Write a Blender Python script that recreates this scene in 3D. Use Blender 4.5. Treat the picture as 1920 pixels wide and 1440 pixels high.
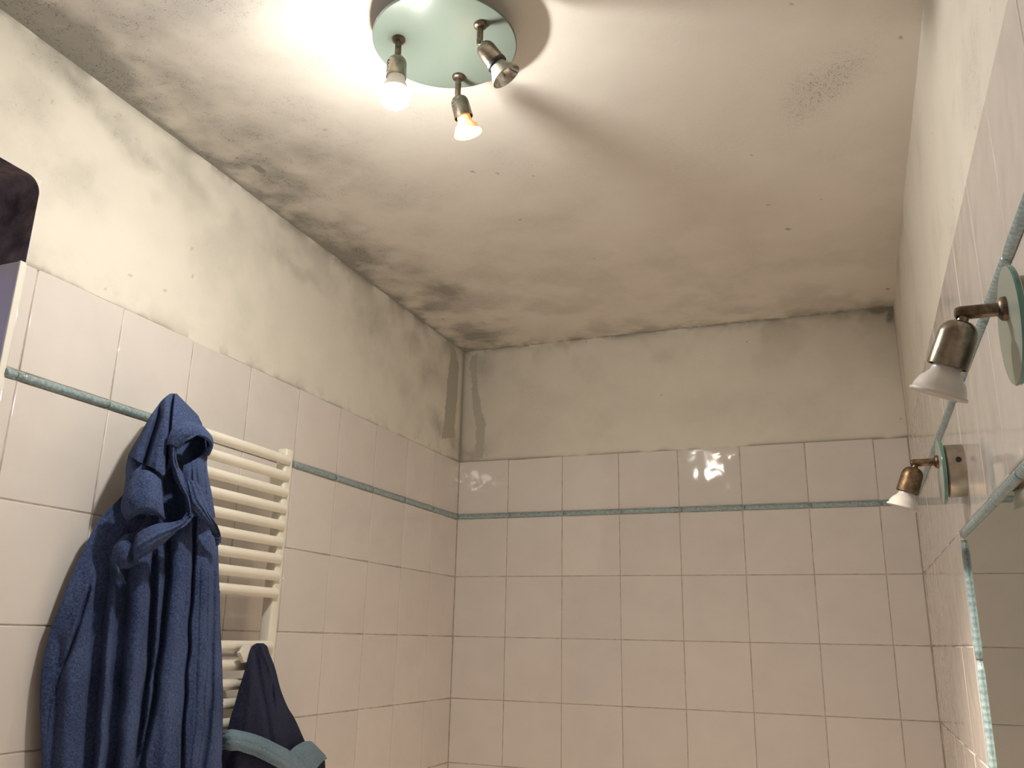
import bpy, bmesh, math, random
import numpy as np
from mathutils import Vector, Matrix

random.seed(7)
rng = np.random.default_rng(7)
S = bpy.context.scene
for o in list(bpy.data.objects):
    bpy.data.objects.remove(o, do_unlink=True)
C = S.collection

# ------------------------------------------------------------------ camera
CAM = np.array([1.301, -2.796, 1.565])                 # metres, floor = 0
RIGHT = np.array([0.9323, 0.3610, 0.0204])
DOWN = np.array([-0.0845, 0.2724, -0.9585])
FWD = np.array([-0.3516, 0.8919, 0.2845])
FPX = 1610.6
cam_data = bpy.data.cameras.new('camera')
cam_data.sensor_width = 36.0
cam_data.lens = 36.0 * FPX / 1920.0
cam_data.clip_start = 0.01
cam = bpy.data.objects.new('camera', cam_data)
C.objects.link(cam)
cam.matrix_world = Matrix(((RIGHT[0], -DOWN[0], -FWD[0], CAM[0]),
                           (RIGHT[1], -DOWN[1], -FWD[1], CAM[1]),
                           (RIGHT[2], -DOWN[2], -FWD[2], CAM[2]),
                           (0, 0, 0, 1)))
S.camera = cam

# ------------------------------------------------------------------ world (dusk outside the window)
wd = bpy.data.worlds.new('world')
S.world = wd
wd.use_nodes = True
wd.node_tree.nodes['Background'].inputs['Color'].default_value = (0.30, 0.32, 0.62, 1)
wd.node_tree.nodes['Background'].inputs['Strength'].default_value = 0.9

S.view_settings.view_transform = 'Standard'
S.view_settings.look = 'None'
S.view_settings.exposure = 0.65
S.view_settings.gamma = 1.0
S.view_settings.use_curve_mapping = False
S.cycles.blur_glossy = 0.0

LED_STRENGTH = 560.0
HALOGEN_FACE = 60.0
HALOGEN_SPOT = 190.0
LED_COLOR = (1.0, 0.955, 0.88)
HALOGEN_COLOR = (1.0, 0.84, 0.70)

# ------------------------------------------------------------------ dimensions
T = 0.20                  # tile pitch
Z0 = 1.97                 # lower edge of the blue border
ZT = Z0 + 1.038 * T       # top of the tiling
ZB = Z0 + 0.085 * T       # top of the border
H = 2.600                 # ceiling
W = 1.490                 # room width
YF = -3.40                # wall behind the camera
WIN_Y = -1.822            # window opening, edge nearest the corner
WIN_Y2 = -2.62
WIN_TOP = 2.338
WIN_BOT = 1.25


# ------------------------------------------------------------------ helpers
def hit(u, v, axis, val):
    """point of the plane coordinate[axis]=val seen at (u, v) of the 1920x1440 photograph"""
    d = RIGHT * ((u - 960) / FPX) + DOWN * ((v - 720) / FPX) + FWD
    return CAM + d * ((val - CAM[axis]) / d[axis])


def link(name, me, parent=None, mat=None, smooth=False):
    o = bpy.data.objects.new(name, me)
    C.objects.link(o)
    if parent is not None:
        o.parent = parent
    if mat is not None and not me.materials:
        me.materials.append(mat)
    if smooth:
        me.polygons.foreach_set('use_smooth', [True] * len(me.polygons))
    return o


def mesh_obj(name, verts, faces, mat, parent=None, smooth=False):
    me = bpy.data.meshes.new(name)
    me.from_pydata([tuple(v) for v in verts], [], faces)
    me.update()
    return link(name, me, parent, mat, smooth)


def bm_obj(name, bm, mat, parent=None, smooth=False):
    bmesh.ops.recalc_face_normals(bm, faces=bm.faces)
    me = bpy.data.meshes.new(name)
    bm.to_mesh(me)
    bm.free()
    return link(name, me, parent, mat, smooth)


def thing(name, label, cat, loc=(0, 0, 0), group=None):
    o = bpy.data.objects.new(name, None)
    C.objects.link(o)
    o.location = loc
    o.empty_display_size = 0.05
    o['label'] = label
    o['category'] = cat
    if group:
        o['group'] = group
    return o


def structure(o):
    o['kind'] = 'structure'
    return o


def frame_of(axis):
    a = Vector(axis).normalized()
    t = Vector((0, 0, 1)) if abs(a.z) < 0.9 else Vector((1, 0, 0))
    x = t.cross(a).normalized()
    y = a.cross(x)
    return x, y, a


def add_lathe(bm, origin, axis, profile, seg=40, cap0=True, cap1=True):
    """profile: list of (distance along axis, radius)"""
    x, y, a = frame_of(axis)
    o = Vector(origin)
    rings = []
    for d, r in profile:
        rings.append([bm.verts.new(o + a * d + (x * math.cos(2 * math.pi * k / seg) + y * math.sin(2 * math.pi * k / seg)) * r)
                      for k in range(seg)])
    for i in range(len(rings) - 1):
        for k in range(seg):
            bm.faces.new((rings[i][k], rings[i][(k + 1) % seg], rings[i + 1][(k + 1) % seg], rings[i + 1][k]))
    if cap0:
        bm.faces.new(rings[0])
    if cap1:
        bm.faces.new(rings[-1])


def add_box(bm, lo, hi, bevel=0.0, seg=2):
    g = bmesh.ops.create_cube(bm, size=1.0)
    vs = g['verts']
    lo, hi = Vector(lo), Vector(hi)
    for v in vs:
        v.co = Vector((lo[i] + (v.co[i] + 0.5) * (hi[i] - lo[i]) for i in range(3)))
    if bevel > 0:
        es = list({e for v in vs for e in v.link_edges})
        bmesh.ops.bevel(bm, geom=es, offset=bevel, segments=seg, affect='EDGES', profile=0.5)


def sharp(o, ang=35):
    """smooth shading that keeps the hard edges"""
    me = o.data
    me.polygons.foreach_set('use_smooth', [True] * len(me.polygons))
    me.set_sharp_from_angle(angle=math.radians(ang))
    return o


# --- fractal value noise on numpy arrays
def vnoise(x, y, seed):
    xi, yi = np.floor(x).astype(np.int64), np.floor(y).astype(np.int64)
    fx, fy = x - xi, y - yi
    fx = fx * fx * (3 - 2 * fx)
    fy = fy * fy * (3 - 2 * fy)

    def h(a, b):
        n = (a * 374761393 + b * 668265263 + seed * 974634777) & 0x7fffffff
        n = ((n ^ (n >> 13)) * 1274126177) & 0x7fffffff
        return ((n ^ (n >> 16)) & 0xffff) / 65535.0
    return ((h(xi, yi) * (1 - fx) + h(xi + 1, yi) * fx) * (1 - fy)
            + (h(xi, yi + 1) * (1 - fx) + h(xi + 1, yi + 1) * fx) * fy)


def fbm(x, y, seed, octaves=4):
    s, a, t = 0.0, 1.0, 0.0
    for k in range(octaves):
        s = s + a * vnoise(x * 2 ** k, y * 2 ** k, seed + k * 17)
        t += a
        a *= 0.55
    return s / t


def sstep(a, b, x):
    t = np.clip((x - a) / (b - a), 0, 1)
    return t * t * (3 - 2 * t)


def poly_mask(px, py, poly):
    inside = np.zeros(px.shape, bool)
    n = len(poly)
    for i in range(n):
        x1, y1 = poly[i]
        x2, y2 = poly[(i + 1) % n]
        c = ((y1 > py) != (y2 > py)) & (px < (x2 - x1) * (py - y1) / (y2 - y1 + 1e-12) + x1)
        inside ^= c
    return inside


# ------------------------------------------------------------------ materials
def new_mat(name):
    m = bpy.data.materials.new(name)
    m.use_nodes = True
    nt = m.node_tree
    b = nt.nodes['Principled BSDF']
    return m, nt, b


def nd(nt, typ, **kw):
    n = nt.nodes.new(typ)
    for k, v in kw.items():
        if k in n.inputs:
            n.inputs[k].default_value = v
        else:
            setattr(n, k, v)
    return n


def ramp(nt, fac, stops):
    r = nt.nodes.new('ShaderNodeValToRGB')
    cr = r.color_ramp
    while len(cr.elements) < len(stops):
        cr.elements.new(0.5)
    for e, (p, c) in zip(cr.elements, stops):
        e.position = p
        e.color = (*c, 1) if len(c) == 3 else c
    nt.links.new(fac, r.inputs['Fac'])
    return r.outputs['Color']


def mixc(nt, fac, a, b, blend='MIX'):
    m = nt.nodes.new('ShaderNodeMix')
    m.data_type = 'RGBA'
    m.blend_type = blend
    for sock, val in ((m.inputs['Factor'], fac), (m.inputs[6], a), (m.inputs[7], b)):
        if hasattr(val, 'is_output'):
            nt.links.new(val, sock)
        else:
            sock.default_value = (*val, 1) if isinstance(val, tuple) and len(val) == 3 else val
    return m.outputs[2]


def math_n(nt, op, a, b=0.0, clamp=False):
    m = nt.nodes.new('ShaderNodeMath')
    m.operation = op
    m.use_clamp = clamp
    for s, v in ((m.inputs[0], a), (m.inputs[1], b)):
        if hasattr(v, 'is_output'):
            nt.links.new(v, s)
        else:
            s.default_value = v
    return m.outputs[0]


def noise(nt, co, scale, detail=3.0, rough=0.5, dist=0.0):
    n = nd(nt, 'ShaderNodeTexNoise', Scale=scale, Detail=detail, Roughness=rough, Distortion=dist)
    nt.links.new(co, n.inputs['Vector'])
    return n.outputs['Fac']


def bump(nt, b, height, strength, dist, normal=None):
    n = nd(nt, 'ShaderNodeBump', Strength=strength, Distance=dist)
    nt.links.new(height, n.inputs['Height'])
    if normal is not None:
        nt.links.new(normal, n.inputs['Normal'])
    nt.links.new(n.outputs['Normal'], b.inputs['Normal'])
    return n.outputs['Normal']


def plaster_mat(name, base, mould, putty):
    """painted plaster; vertex attributes give where mould, specks and bare filler are"""
    m, nt, b = new_mat(name)
    co = nt.nodes.new('ShaderNodeTexCoord').outputs['Object']
    at = nd(nt, 'ShaderNodeAttribute', attribute_name='stain')
    sep = nt.nodes.new('ShaderNodeSeparateColor')
    nt.links.new(at.outputs['Color'], sep.inputs['Color'])
    cloud = noise(nt, co, 6.0, 4.0, 0.6)
    basec = ramp(nt, cloud, [(0.3, tuple(c * 0.93 for c in base)), (0.7, base)])
    c = mixc(nt, sep.outputs['Red'], basec, mould)
    sp = noise(nt, co, 330.0, 2.0, 0.7)
    sp2 = noise(nt, co, 90.0, 2.0, 0.7)
    th = math_n(nt, 'ADD', sp, math_n(nt, 'MULTIPLY', sp2, 0.5))
    th = math_n(nt, 'MULTIPLY', math_n(nt, 'SUBTRACT', th, 0.80), 9.0, True)
    spm = math_n(nt, 'MULTIPLY', th, sep.outputs['Green'], True)
    c = mixc(nt, math_n(nt, 'MULTIPLY', spm, 0.8), c, tuple(k * 0.36 for k in mould))
    c = mixc(nt, sep.outputs['Blue'], c, putty)
    nt.links.new(c, b.inputs['Base Color'])
    b.inputs['Roughness'].default_value = 0.85
    b.inputs['Specular IOR Level'].default_value = 0.25
    h = math_n(nt, 'ADD', noise(nt, co, 45.0, 4.0, 0.6), math_n(nt, 'MULTIPLY', sep.outputs['Blue'], -0.8))
    bump(nt, b, h, 0.35, 0.0016)
    return m


PLASTER = (0.78, 0.745, 0.655)
M_plaster = plaster_mat('wall_plaster', PLASTER, (0.30, 0.29, 0.235), (0.46, 0.44, 0.375))
M_ceiling = plaster_mat('ceiling_plaster', (0.77, 0.735, 0.66), (0.30, 0.295, 0.265), (0.27, 0.27, 0.26))


def tile_mat(name, base):
    m, nt, b = new_mat(name)
    co = nt.nodes.new('ShaderNodeTexCoord').outputs['Object']
    rnd = nt.nodes.new('ShaderNodeObjectInfo').outputs['Random']
    add = nd(nt, 'ShaderNodeVectorMath', operation='ADD')
    mul = nd(nt, 'ShaderNodeVectorMath', operation='SCALE')
    comb = nd(nt, 'ShaderNodeCombineXYZ', X=1.0, Y=0.7, Z=0.3)
    nt.links.new(comb.outputs[0], mul.inputs[0])
    nt.links.new(math_n(nt, 'MULTIPLY', rnd, 37.0), mul.inputs['Scale'])
    nt.links.new(co, add.inputs[0])
    nt.links.new(mul.outputs[0], add.inputs[1])
    v = add.outputs[0]
    cl = noise(nt, v, 9.0, 3.0, 0.55)
    c = ramp(nt, cl, [(0.25, tuple(k * 0.93 for k in base)), (0.75, base)])
    tint = math_n(nt, 'ADD', math_n(nt, 'MULTIPLY', rnd, 0.05), 0.95)
    g = nd(nt, 'ShaderNodeCombineColor')
    for i in range(3):
        nt.links.new(tint, g.inputs[i])
    c = mixc(nt, 1.0, c, g.outputs[0], 'MULTIPLY')
    nt.links.new(c, b.inputs['Base Color'])
    b.inputs['Roughness'].default_value = 0.055
    b.inputs['Specular IOR Level'].default_value = 0.5
    bump(nt, b, noise(nt, v, 21.0, 0.0, 0.4, 0.3), 0.45, 0.0024)
    return m


M_tile = tile_mat('glazed_tile', (0.765, 0.72, 0.675))


def simple(name, col, rough=0.5, metal=0.0, **kw):
    m, nt, b = new_mat(name)
    b.inputs['Base Color'].default_value = (*col, 1)
    b.inputs['Roughness'].default_value = rough
    b.inputs['Metallic'].default_value = metal
    for k, v in kw.items():
        b.inputs[k].default_value = v
    return m


def mottled(name, c1, c2, scale, rough, metal=0.0, bumpd=0.0, bscale=None, spec=0.5):
    m, nt, b = new_mat(name)
    co = nt.nodes.new('ShaderNodeTexCoord').outputs['Object']
    f = noise(nt, co, scale, 4.0, 0.65)
    nt.links.new(ramp(nt, f, [(0.35, c1), (0.65, c2)]), b.inputs['Base Color'])
    b.inputs['Roughness'].default_value = rough
    b.inputs['Metallic'].default_value = metal
    b.inputs['Specular IOR Level'].default_value = spec
    if bumpd:
        bump(nt, b, noise(nt, co, bscale or scale * 3, 3.0, 0.6), 0.5, bumpd)
    return m


M_grout = mottled('grout', (0.34, 0.28, 0.225), (0.60, 0.53, 0.46), 30.0, 0.9, bumpd=0.001)
M_nickel = mottled('brushed_nickel', (0.19, 0.165, 0.13), (0.34, 0.30, 0.245), 60.0, 0.26, 1.0, 0.0002, 300.0)
M_bronze = mottled('rusty_bronze', (0.11, 0.07, 0.04), (0.30, 0.21, 0.13), 90.0, 0.45, 1.0, 0.0003, 250.0)
M_stem = mottled('tarnished_stem', (0.09, 0.07, 0.05), (0.24, 0.185, 0.14), 110.0, 0.42, 1.0, 0.0003, 250.0)
M_canopy = mottled('canopy_metal', (0.40, 0.34, 0.28), (0.52, 0.46, 0.39), 40.0, 0.35, 1.0)
M_porcelain = simple('white_bulb_body', (0.80, 0.76, 0.71), 0.35)
M_lens = mottled('bulb_lens', (0.50, 0.46, 0.44), (0.60, 0.56, 0.53), 80.0, 0.25)
M_ivory = mottled('ivory_enamel', (0.80, 0.76, 0.64), (0.84, 0.80, 0.69), 12.0, 0.38, bumpd=0.0002, bscale=400.0)
M_white_plastic = simple('white_plastic', (0.82, 0.79, 0.72), 0.3)
M_black = simple('black_plastic', (0.015, 0.014, 0.013), 0.4)
M_frame = simple('white_window_frame', (0.70, 0.68, 0.66), 0.35)
M_floor_tile = mottled('floor_tile', (0.58, 0.50, 0.43), (0.68, 0.59, 0.51), 8.0, 0.3)

# frosted greenish glass
M_frost, nt, b = new_mat('frosted_glass')
b.inputs['Base Color'].default_value = (0.19, 0.235, 0.20, 1)
b.inputs['Roughness'].default_value = 0.28
b.inputs['Transmission Weight'].default_value = 0.3
b.inputs['Subsurface Weight'].default_value = 0.0
b.inputs['Specular IOR Level'].default_value = 0.5
M_frost_lit = M_frost.copy()
M_frost_lit.name = 'frosted_glass_lit'
M_frost_lit.node_tree.nodes['Principled BSDF'].inputs['Base Color'].default_value = (0.50, 0.57, 0.49, 1)  # same glass as the ceiling plate; brighter light put into the paler colour
M_edge = simple('green_glass_edge', (0.16, 0.36, 0.30), 0.12)
M_edge.node_tree.nodes['Principled BSDF'].inputs['Transmission Weight'].default_value = 0.3

M_pane = simple('window_glass', (0.85, 0.87, 0.95), 0.35)
M_pane.node_tree.nodes['Principled BSDF'].inputs['Transmission Weight'].default_value = 1.0

M_mirror = simple('mirror_silver', (0.33, 0.37, 0.31), 0.03, 1.0)

# reflector glass of the unlit lamp
M_reflector = mottled('lamp_reflector', (0.45, 0.44, 0.40), (0.75, 0.73, 0.66), 200.0, 0.15, 0.9)
M_lampglass = mottled('lamp_glass', (0.34, 0.34, 0.29), (0.46, 0.45, 0.38), 60.0, 0.12)


def emit(name, col, strength):
    m, nt, b = new_mat(name)
    b.inputs['Base Color'].default_value = (0.8, 0.8, 0.8, 1)
    b.inputs['Emission Color'].default_value = (*col, 1)
    b.inputs['Emission Strength'].default_value = strength
    return m


M_led = emit('led_globe', LED_COLOR, LED_STRENGTH)
M_hal = emit('halogen_face', (1.0, 0.80, 0.55), HALOGEN_FACE)
M_hal_body = emit('halogen_glowing_glass', (1.0, 0.40, 0.10), 0.45)
M_hal_body.node_tree.nodes['Principled BSDF'].inputs['Base Color'].default_value = (0.42, 0.22, 0.10, 1)
M_hal_body.node_tree.nodes['Principled BSDF'].inputs['Roughness'].default_value = 0.1

# blue-green rope liner
M_rope, nt, b = new_mat('blue_green_liner')
co = nt.nodes.new('ShaderNodeTexCoord').outputs['Object']
nt.links.new(ramp(nt, noise(nt, co, 120.0, 3.0, 0.7), [(0.3, (0.20, 0.295, 0.305)), (0.7, (0.38, 0.50, 0.52))]), b.inputs['Base Color'])
b.inputs['Roughness'].default_value = 0.22
wv = nd(nt, 'ShaderNodeTexWave', Scale=55.0, Distortion=0.6, bands_direction='DIAGONAL')
nt.links.new(co, wv.inputs['Vector'])
bump(nt, b, wv.outputs['Fac'], 0.55, 0.0012)


def terry(name, c1, c2, sheen=0.25):
    m, nt, b = new_mat(name)
    co = nt.nodes.new('ShaderNodeTexCoord').outputs['Object']
    big = noise(nt, co, 9.0, 2.0, 0.5)
    fine = noise(nt, co, 230.0, 3.0, 0.8)
    f = math_n(nt, 'ADD', math_n(nt, 'MULTIPLY', big, 0.4), math_n(nt, 'MULTIPLY', fine, 0.7))
    nt.links.new(ramp(nt, f, [(0.36, c1), (0.74, c2)]), b.inputs['Base Color'])
    b.inputs['Roughness'].default_value = 1.0
    b.inputs['Specular IOR Level'].default_value = 0.1
    b.inputs['Sheen Weight'].default_value = sheen
    b.inputs['Sheen Roughness'].default_value = 0.6
    b.inputs['Sheen Tint'].default_value = (0.45, 0.55, 0.85, 1)
    h = math_n(nt, 'ADD', math_n(nt, 'MULTIPLY', noise(nt, co, 260.0, 3.0, 0.75), 1.0), math_n(nt, 'MULTIPLY', noise(nt, co, 110.0, 2.0, 0.6), 0.6))
    bump(nt, b, h, 1.0, 0.0036)
    return m


M_robe = terry('blue_terry', (0.013, 0.022, 0.074), (0.102, 0.152, 0.310), 0.15)
M_navy = terry('navy_terry', (0.012, 0.013, 0.030), (0.032, 0.034, 0.070), 0.1)
M_pale = terry('pale_blue_terry', (0.12, 0.20, 0.25), (0.26, 0.37, 0.42), 0.2)

# ================================================================== THE ROOM
def stain_grid(name, axis_pts, normal_disp, stain_fn, mat, parent=None):
    """axis_pts: (A, B arrays) -> (P (n,m,3)); stain_fn(A,B)->(n,m,3)"""
    (A, Bv), P = axis_pts
    n, m = A.shape
    me = bpy.data.meshes.new(name)
    idx = np.arange(n * m).reshape(n, m)
    q = np.stack([idx[:-1, :-1], idx[1:, :-1], idx[1:, 1:], idx[:-1, 1:]], -1).reshape(-1, 4)
    return P.reshape(-1, 3), q, stain_fn(A, Bv).reshape(-1, 3)


def build_grid(name, parts, mat, parent=None):
    vs, qs, st = [], [], []
    off = 0
    for v, q, s in parts:
        vs.append(v)
        qs.append(q + off)
        st.append(s)
        off += len(v)
    v = np.concatenate(vs)
    q = np.concatenate(qs)
    s = np.concatenate(st)
    me = bpy.data.meshes.new(name)
    me.vertices.add(len(v))
    me.vertices.foreach_set('co', v.astype(np.float32).ravel())
    me.loops.add(q.size)
    me.loops.foreach_set('vertex_index', q.astype(np.int32).ravel())
    me.polygons.add(len(q))
    me.polygons.foreach_set('loop_start', np.arange(0, q.size, 4, dtype=np.int32))
    me.update(calc_edges=True)
    a = me.attributes.new('stain', 'FLOAT_COLOR', 'POINT')
    c = np.ones((len(v), 4), np.float32)
    c[:, :3] = s
    a.data.foreach_set('color', c.ravel())
    me.validate()
    return link(name, me, parent, mat, True)


def grid_xy(a0, a1, b0, b1, step):
    na, nb = max(2, int(round(abs(a1 - a0) / step)) + 1), max(2, int(round(abs(b1 - b0) / step)) + 1)
    return np.meshgrid(np.linspace(a0, a1, na), np.linspace(b0, b1, nb), indexing='ij')


def blobs(A, B, lst, seed):
    """soft irregular patches: (a, b, radius a, radius b, angle, strength)"""
    out = np.zeros(A.shape)
    wa = (fbm(A * 18, B * 18, seed) - 0.5) * 0.06
    wb = (fbm(A * 18, B * 18, seed + 5) - 0.5) * 0.06
    for a, bb, ra, rb, ang, s in lst:
        da, db = A + wa - a, B + wb - bb
        c, sn = math.cos(ang), math.sin(ang)
        x, y = (da * c + db * sn) / ra, (-da * sn + db * c) / rb
        out = np.maximum(out, s * np.exp(-(x * x + y * y)))
    return out


def specks(A, B, lst):
    out = np.zeros(A.shape)
    for a, bb, r in lst:
        out = np.maximum(out, ((A - a) ** 2 + (B - bb) ** 2 < r * r) * 1.0)
    return out


# ---- ceiling
def cxy(u, v):
    p = hit(u, v, 2, H)
    return p[0], p[1]


def ceiling_stain(X, Y):
    n1 = fbm(X * 9, Y * 9, 3)
    n2 = fbm(X * 22, Y * 22, 11)
    n3 = fbm(X * 60, Y * 60, 23, 3)
    dl = np.maximum(X, 0)
    db = np.maximum(-Y, 0)
    band = np.exp(-dl / 0.20) * sstep(0.22, 0.80, n1 + 0.25 * (n2 - 0.5)) * 0.85
    band += np.exp(-dl / 0.05) * 0.40 * sstep(0.3, 0.6, n2)
    band += np.exp(-dl / 0.40) * 0.14
    bandb = np.exp(-db / 0.06) * 0.45 * sstep(0.3, 0.6, n2) + np.exp(-db / 0.45) * sstep(0.40, 0.65, n1) * 0.30
    edge = np.exp(-dl / 0.010) * 0.9 * sstep(-2.1, -1.5, Y) + np.exp(-db / 0.008) * 0.9 * sstep(0.35, 0.55, n3)
    L = []
    for u, v, ru, rv, s in [(150, 75, .05, .16, .8), (345, 165, .05, .16, .55), (490, 262, .10, .12, .5), (585, 290, .08, .10, .6),
                            (650, 470, .05, .18, .5), (820, 540, .06, .10, .75), (900, 632, .10, .05, .8), (780, 510, .08, .10, .4),
                            (560, 345, .10, .06, .35), (690, 350, .12, .06, .30), (1000, 410, .16, .05, .18), (1450, 500, .2, .05, .2),
                            (1620, 585, .08, .04, .5), (420, 0, .2, .06, .35), (1180, 500, .25, .06, .15)]:
        a, bb = cxy(u, v)
        L.append((a, bb, ru, rv, 0.0, s))
    bl = blobs(X, Y, L, 31) * (0.55 + 0.5 * n2)
    a, bb = cxy(1540, 172)
    scratch = blobs(X, Y, [(a, bb, .045, .12, 0.55, 1.0)], 41)
    r = np.clip(band + bandb + edge + bl + scratch * 0.12, 0, 0.92)
    g = np.clip(0.15 * sstep(0.5, 0.75, n1) + 1.3 * (band + bl) * sstep(0.35, 0.6, n3) + scratch * 0.85, 0, 1)
    sp = []
    for u, v, rr in [(455, 293, .003), (610, 245, .004), (975, 412, .005), (885, 322, .004), (1115, 485, .003), (1478, 430, .007),
                     (1408, 292, .003), (1440, 385, .003), (830, 598, .006), (1485, 8, .003), (1665, 542, .006), (1540, 373, .003),
                     (1000, 330, .003), (740, 390, .003), (935, 325, .003), (1690, 70, .005)]:
        a, bb = cxy(u, v)
        sp.append((a + 0.0, bb, rr))
    d = specks(X + (n3 - .5) * .006, Y + (n2 - .5) * .006, sp) * 0.75
    r = np.maximum(r, d)
    g = np.maximum(g, d)
    a, bb = cxy(485, 317)
    bl = (((X - a) / 0.011 + (n3 - .5) * .5) ** 2 + ((Y - bb) / 0.020 + (n3 - .5) * .5) ** 2 < 1) * 1.0
    return np.stack([r, g, bl], -1)


X, Y = grid_xy(-0.02, W + 0.02, -2.45, 0.02, 0.005)
Zc = H + (fbm(X * 5, Y * 5, 51) - 0.5) * 0.003
p1 = stain_grid('c', ((X, Y), np.stack([X, Y, Zc], -1)), None, ceiling_stain, None)
X2, Y2 = grid_xy(-0.02, W + 0.02, YF - 0.02, -2.45, 0.05)
p2 = stain_grid('c', ((X2, Y2), np.stack([X2, Y2, np.full(X2.shape, H)], -1)), None,
                lambda a, b: np.zeros(a.shape + (3,)), None)
ceiling = structure(build_grid('ceiling', [p1, p2], M_ceiling))

# ---- left wall (plaster above the tiling, opening for the window)
def wyz(u, v):
    p = hit(u, v, 0, 0.0)
    return p[1], p[2]


def left_stain(Y, Z):
    n1 = fbm(Y * 8, Z * 8, 103)
    n2 = fbm(Y * 20, Z * 20, 111)
    n3 = fbm(Y * 60, Z * 60, 123, 3)
    L = []
    for u, v, ry, rz, ang, s in [(150, 165, .20, .03, -.25, .55), (90, 110, .08, .04, 0, .4), (275, 285, .07, .02, -.3, .4), (160, 350, .07, .05, 0, .28),
                                 (60, 180, .05, .06, 0, .3), (330, 320, .14, .02, -.2, .3), (560, 510, .15, .02, -.1, .3),
                                 (800, 700, .06, .05, 0, .5), (775, 640, .05, .04, 0, .45), (820, 790, .06, .03, 0, .55), (760, 720, .06, .05, 0, .3),
                                 (840, 640, .04, .04, 0, .5), (690, 600, .1, .05, 0, .3), (850, 830, .04, .03, 0, .7)]:
        a, bb = wyz(u, v)
        L.append((a, bb, ry, rz, ang, s))
    bl = blobs(Y, Z, L, 131) * (0.35 + 0.9 * n2)
    top = np.exp(-(H - Z) / 0.012) * 0.5 * sstep(0.35, 0.6, n2) + np.exp(-(H - Z) / 0.07) * 0.35 * sstep(0.42, 0.65, n1)
    low = np.exp(-(Z - ZT) / 0.02) * 0.35 * sstep(0.5, 0.65, n2) + np.exp(-(Z - ZT) / 0.004) * 0.6 * sstep(0.45, 0.6, n1)
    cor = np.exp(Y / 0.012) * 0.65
    r = np.clip(bl + top + low + cor + 0.12 * sstep(.45, .75, n1), 0, .9)
    g = np.clip(bl * 1.1 * sstep(.4, .65, n3) + 0.1 * sstep(.55, .8, n1), 0, 1)
    sp = []
    for u, v, rr in [(74, 186, .0035), (360, 465, .005), (362, 518, .004), (98, 190, .003), (245, 515, .004), (200, 540, .003), (310, 545, .003)]:
        a, bb = wyz(u, v)
        sp.append((a, bb, rr))
    d = specks(Y, Z, sp) * 0.42
    r = np.maximum(r, d)
    g = np.maximum(g, d)
    poly = [wyz(*q) for q in [(844, 649), (853, 652), (856, 665), (861, 682), (857, 756), (853, 800), (852, 822), (829, 822), (836, 756), (841, 700), (845, 675)]]
    pm = poly_mask(Y + (n3 - .5) * .012, Z + (n2 - .5) * .012, poly) * 1.0
    return np.stack([r, g, pm], -1)


def left_part(y0, y1, z0, z1, step, fn):
    Yg, Zg = grid_xy(y0, y1, z0, z1, step)
    rough = (fbm(Yg * 6, Zg * 6, 151) - 0.5) * 0.004
    return stain_grid('l', ((Yg, Zg), np.stack([rough - 0.001, Yg, Zg], -1)), None, fn, None)


none = lambda a, b: np.zeros(a.shape + (3,))
R_OPEN = 0.028
parts = [left_part(WIN_Y, 0.01, ZT - 0.004, H + 0.01, 0.005, left_stain),
         left_part(-2.4, WIN_Y, WIN_TOP, H + 0.01, 0.005, left_stain),
         left_part(YF, -2.4, WIN_TOP, H + 0.01, 0.05, none),
         left_part(YF, WIN_Y2, ZT, WIN_TOP, 0.05, none)]
wall_left = structure(build_grid('wall_left', parts, M_plaster))
# rounded plaster corner of the opening + reveal
arc = [(WIN_Y - R_OPEN + R_OPEN * math.cos(t), WIN_TOP - R_OPEN + R_OPEN * math.sin(t)) for t in np.linspace(0, math.pi / 2, 9)]
bm = bmesh.new()
cv = bm.verts.new((-0.001, WIN_Y, WIN_TOP))
av = [bm.verts.new((-0.001, y, z)) for y, z in arc]
for i in range(len(av) - 1):
    bm.faces.new((cv, av[i], av[i + 1]))
bm_obj('plaster_corner', bm, M_plaster, wall_left)

M_reveal = mottled('shaded_mouldy_reveal', (0.07, 0.055, 0.05), (0.30, 0.24, 0.21), 11.0, 0.9, bumpd=0.002)  # white plaster with mould; the recess's shade is put into the dark colour
DEEP = 0.34
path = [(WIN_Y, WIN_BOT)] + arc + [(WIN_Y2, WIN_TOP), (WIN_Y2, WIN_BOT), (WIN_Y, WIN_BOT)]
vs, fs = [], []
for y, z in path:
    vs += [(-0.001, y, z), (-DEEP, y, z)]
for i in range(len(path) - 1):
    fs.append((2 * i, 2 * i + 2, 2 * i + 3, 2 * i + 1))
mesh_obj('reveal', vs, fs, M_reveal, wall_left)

# grout beds carry the tiles
def panel(name, corners, mat, parent):
    return mesh_obj(name, corners, [(0, 1, 2, 3)], mat, parent)


gr = 0.0013
panel('grout_bed', [(-gr, 0.02, -0.02), (-gr, WIN_Y, -0.02), (-gr, WIN_Y, ZT), (-gr, 0.02, ZT)], M_grout, wall_left)
panel('grout_bed', [(-gr, WIN_Y, 0), (-gr, WIN_Y2, 0), (-gr, WIN_Y2, WIN_BOT), (-gr, WIN_Y, WIN_BOT)], M_grout, wall_left)
panel('grout_bed', [(-gr, WIN_Y2, 0), (-gr, YF, 0), (-gr, YF, ZT), (-gr, WIN_Y2, ZT)], M_grout, wall_left)

# ---- back wall
def bxz(u, v):
    p = hit(u, v, 1, 0.0)
    return p[0], p[2]


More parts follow.
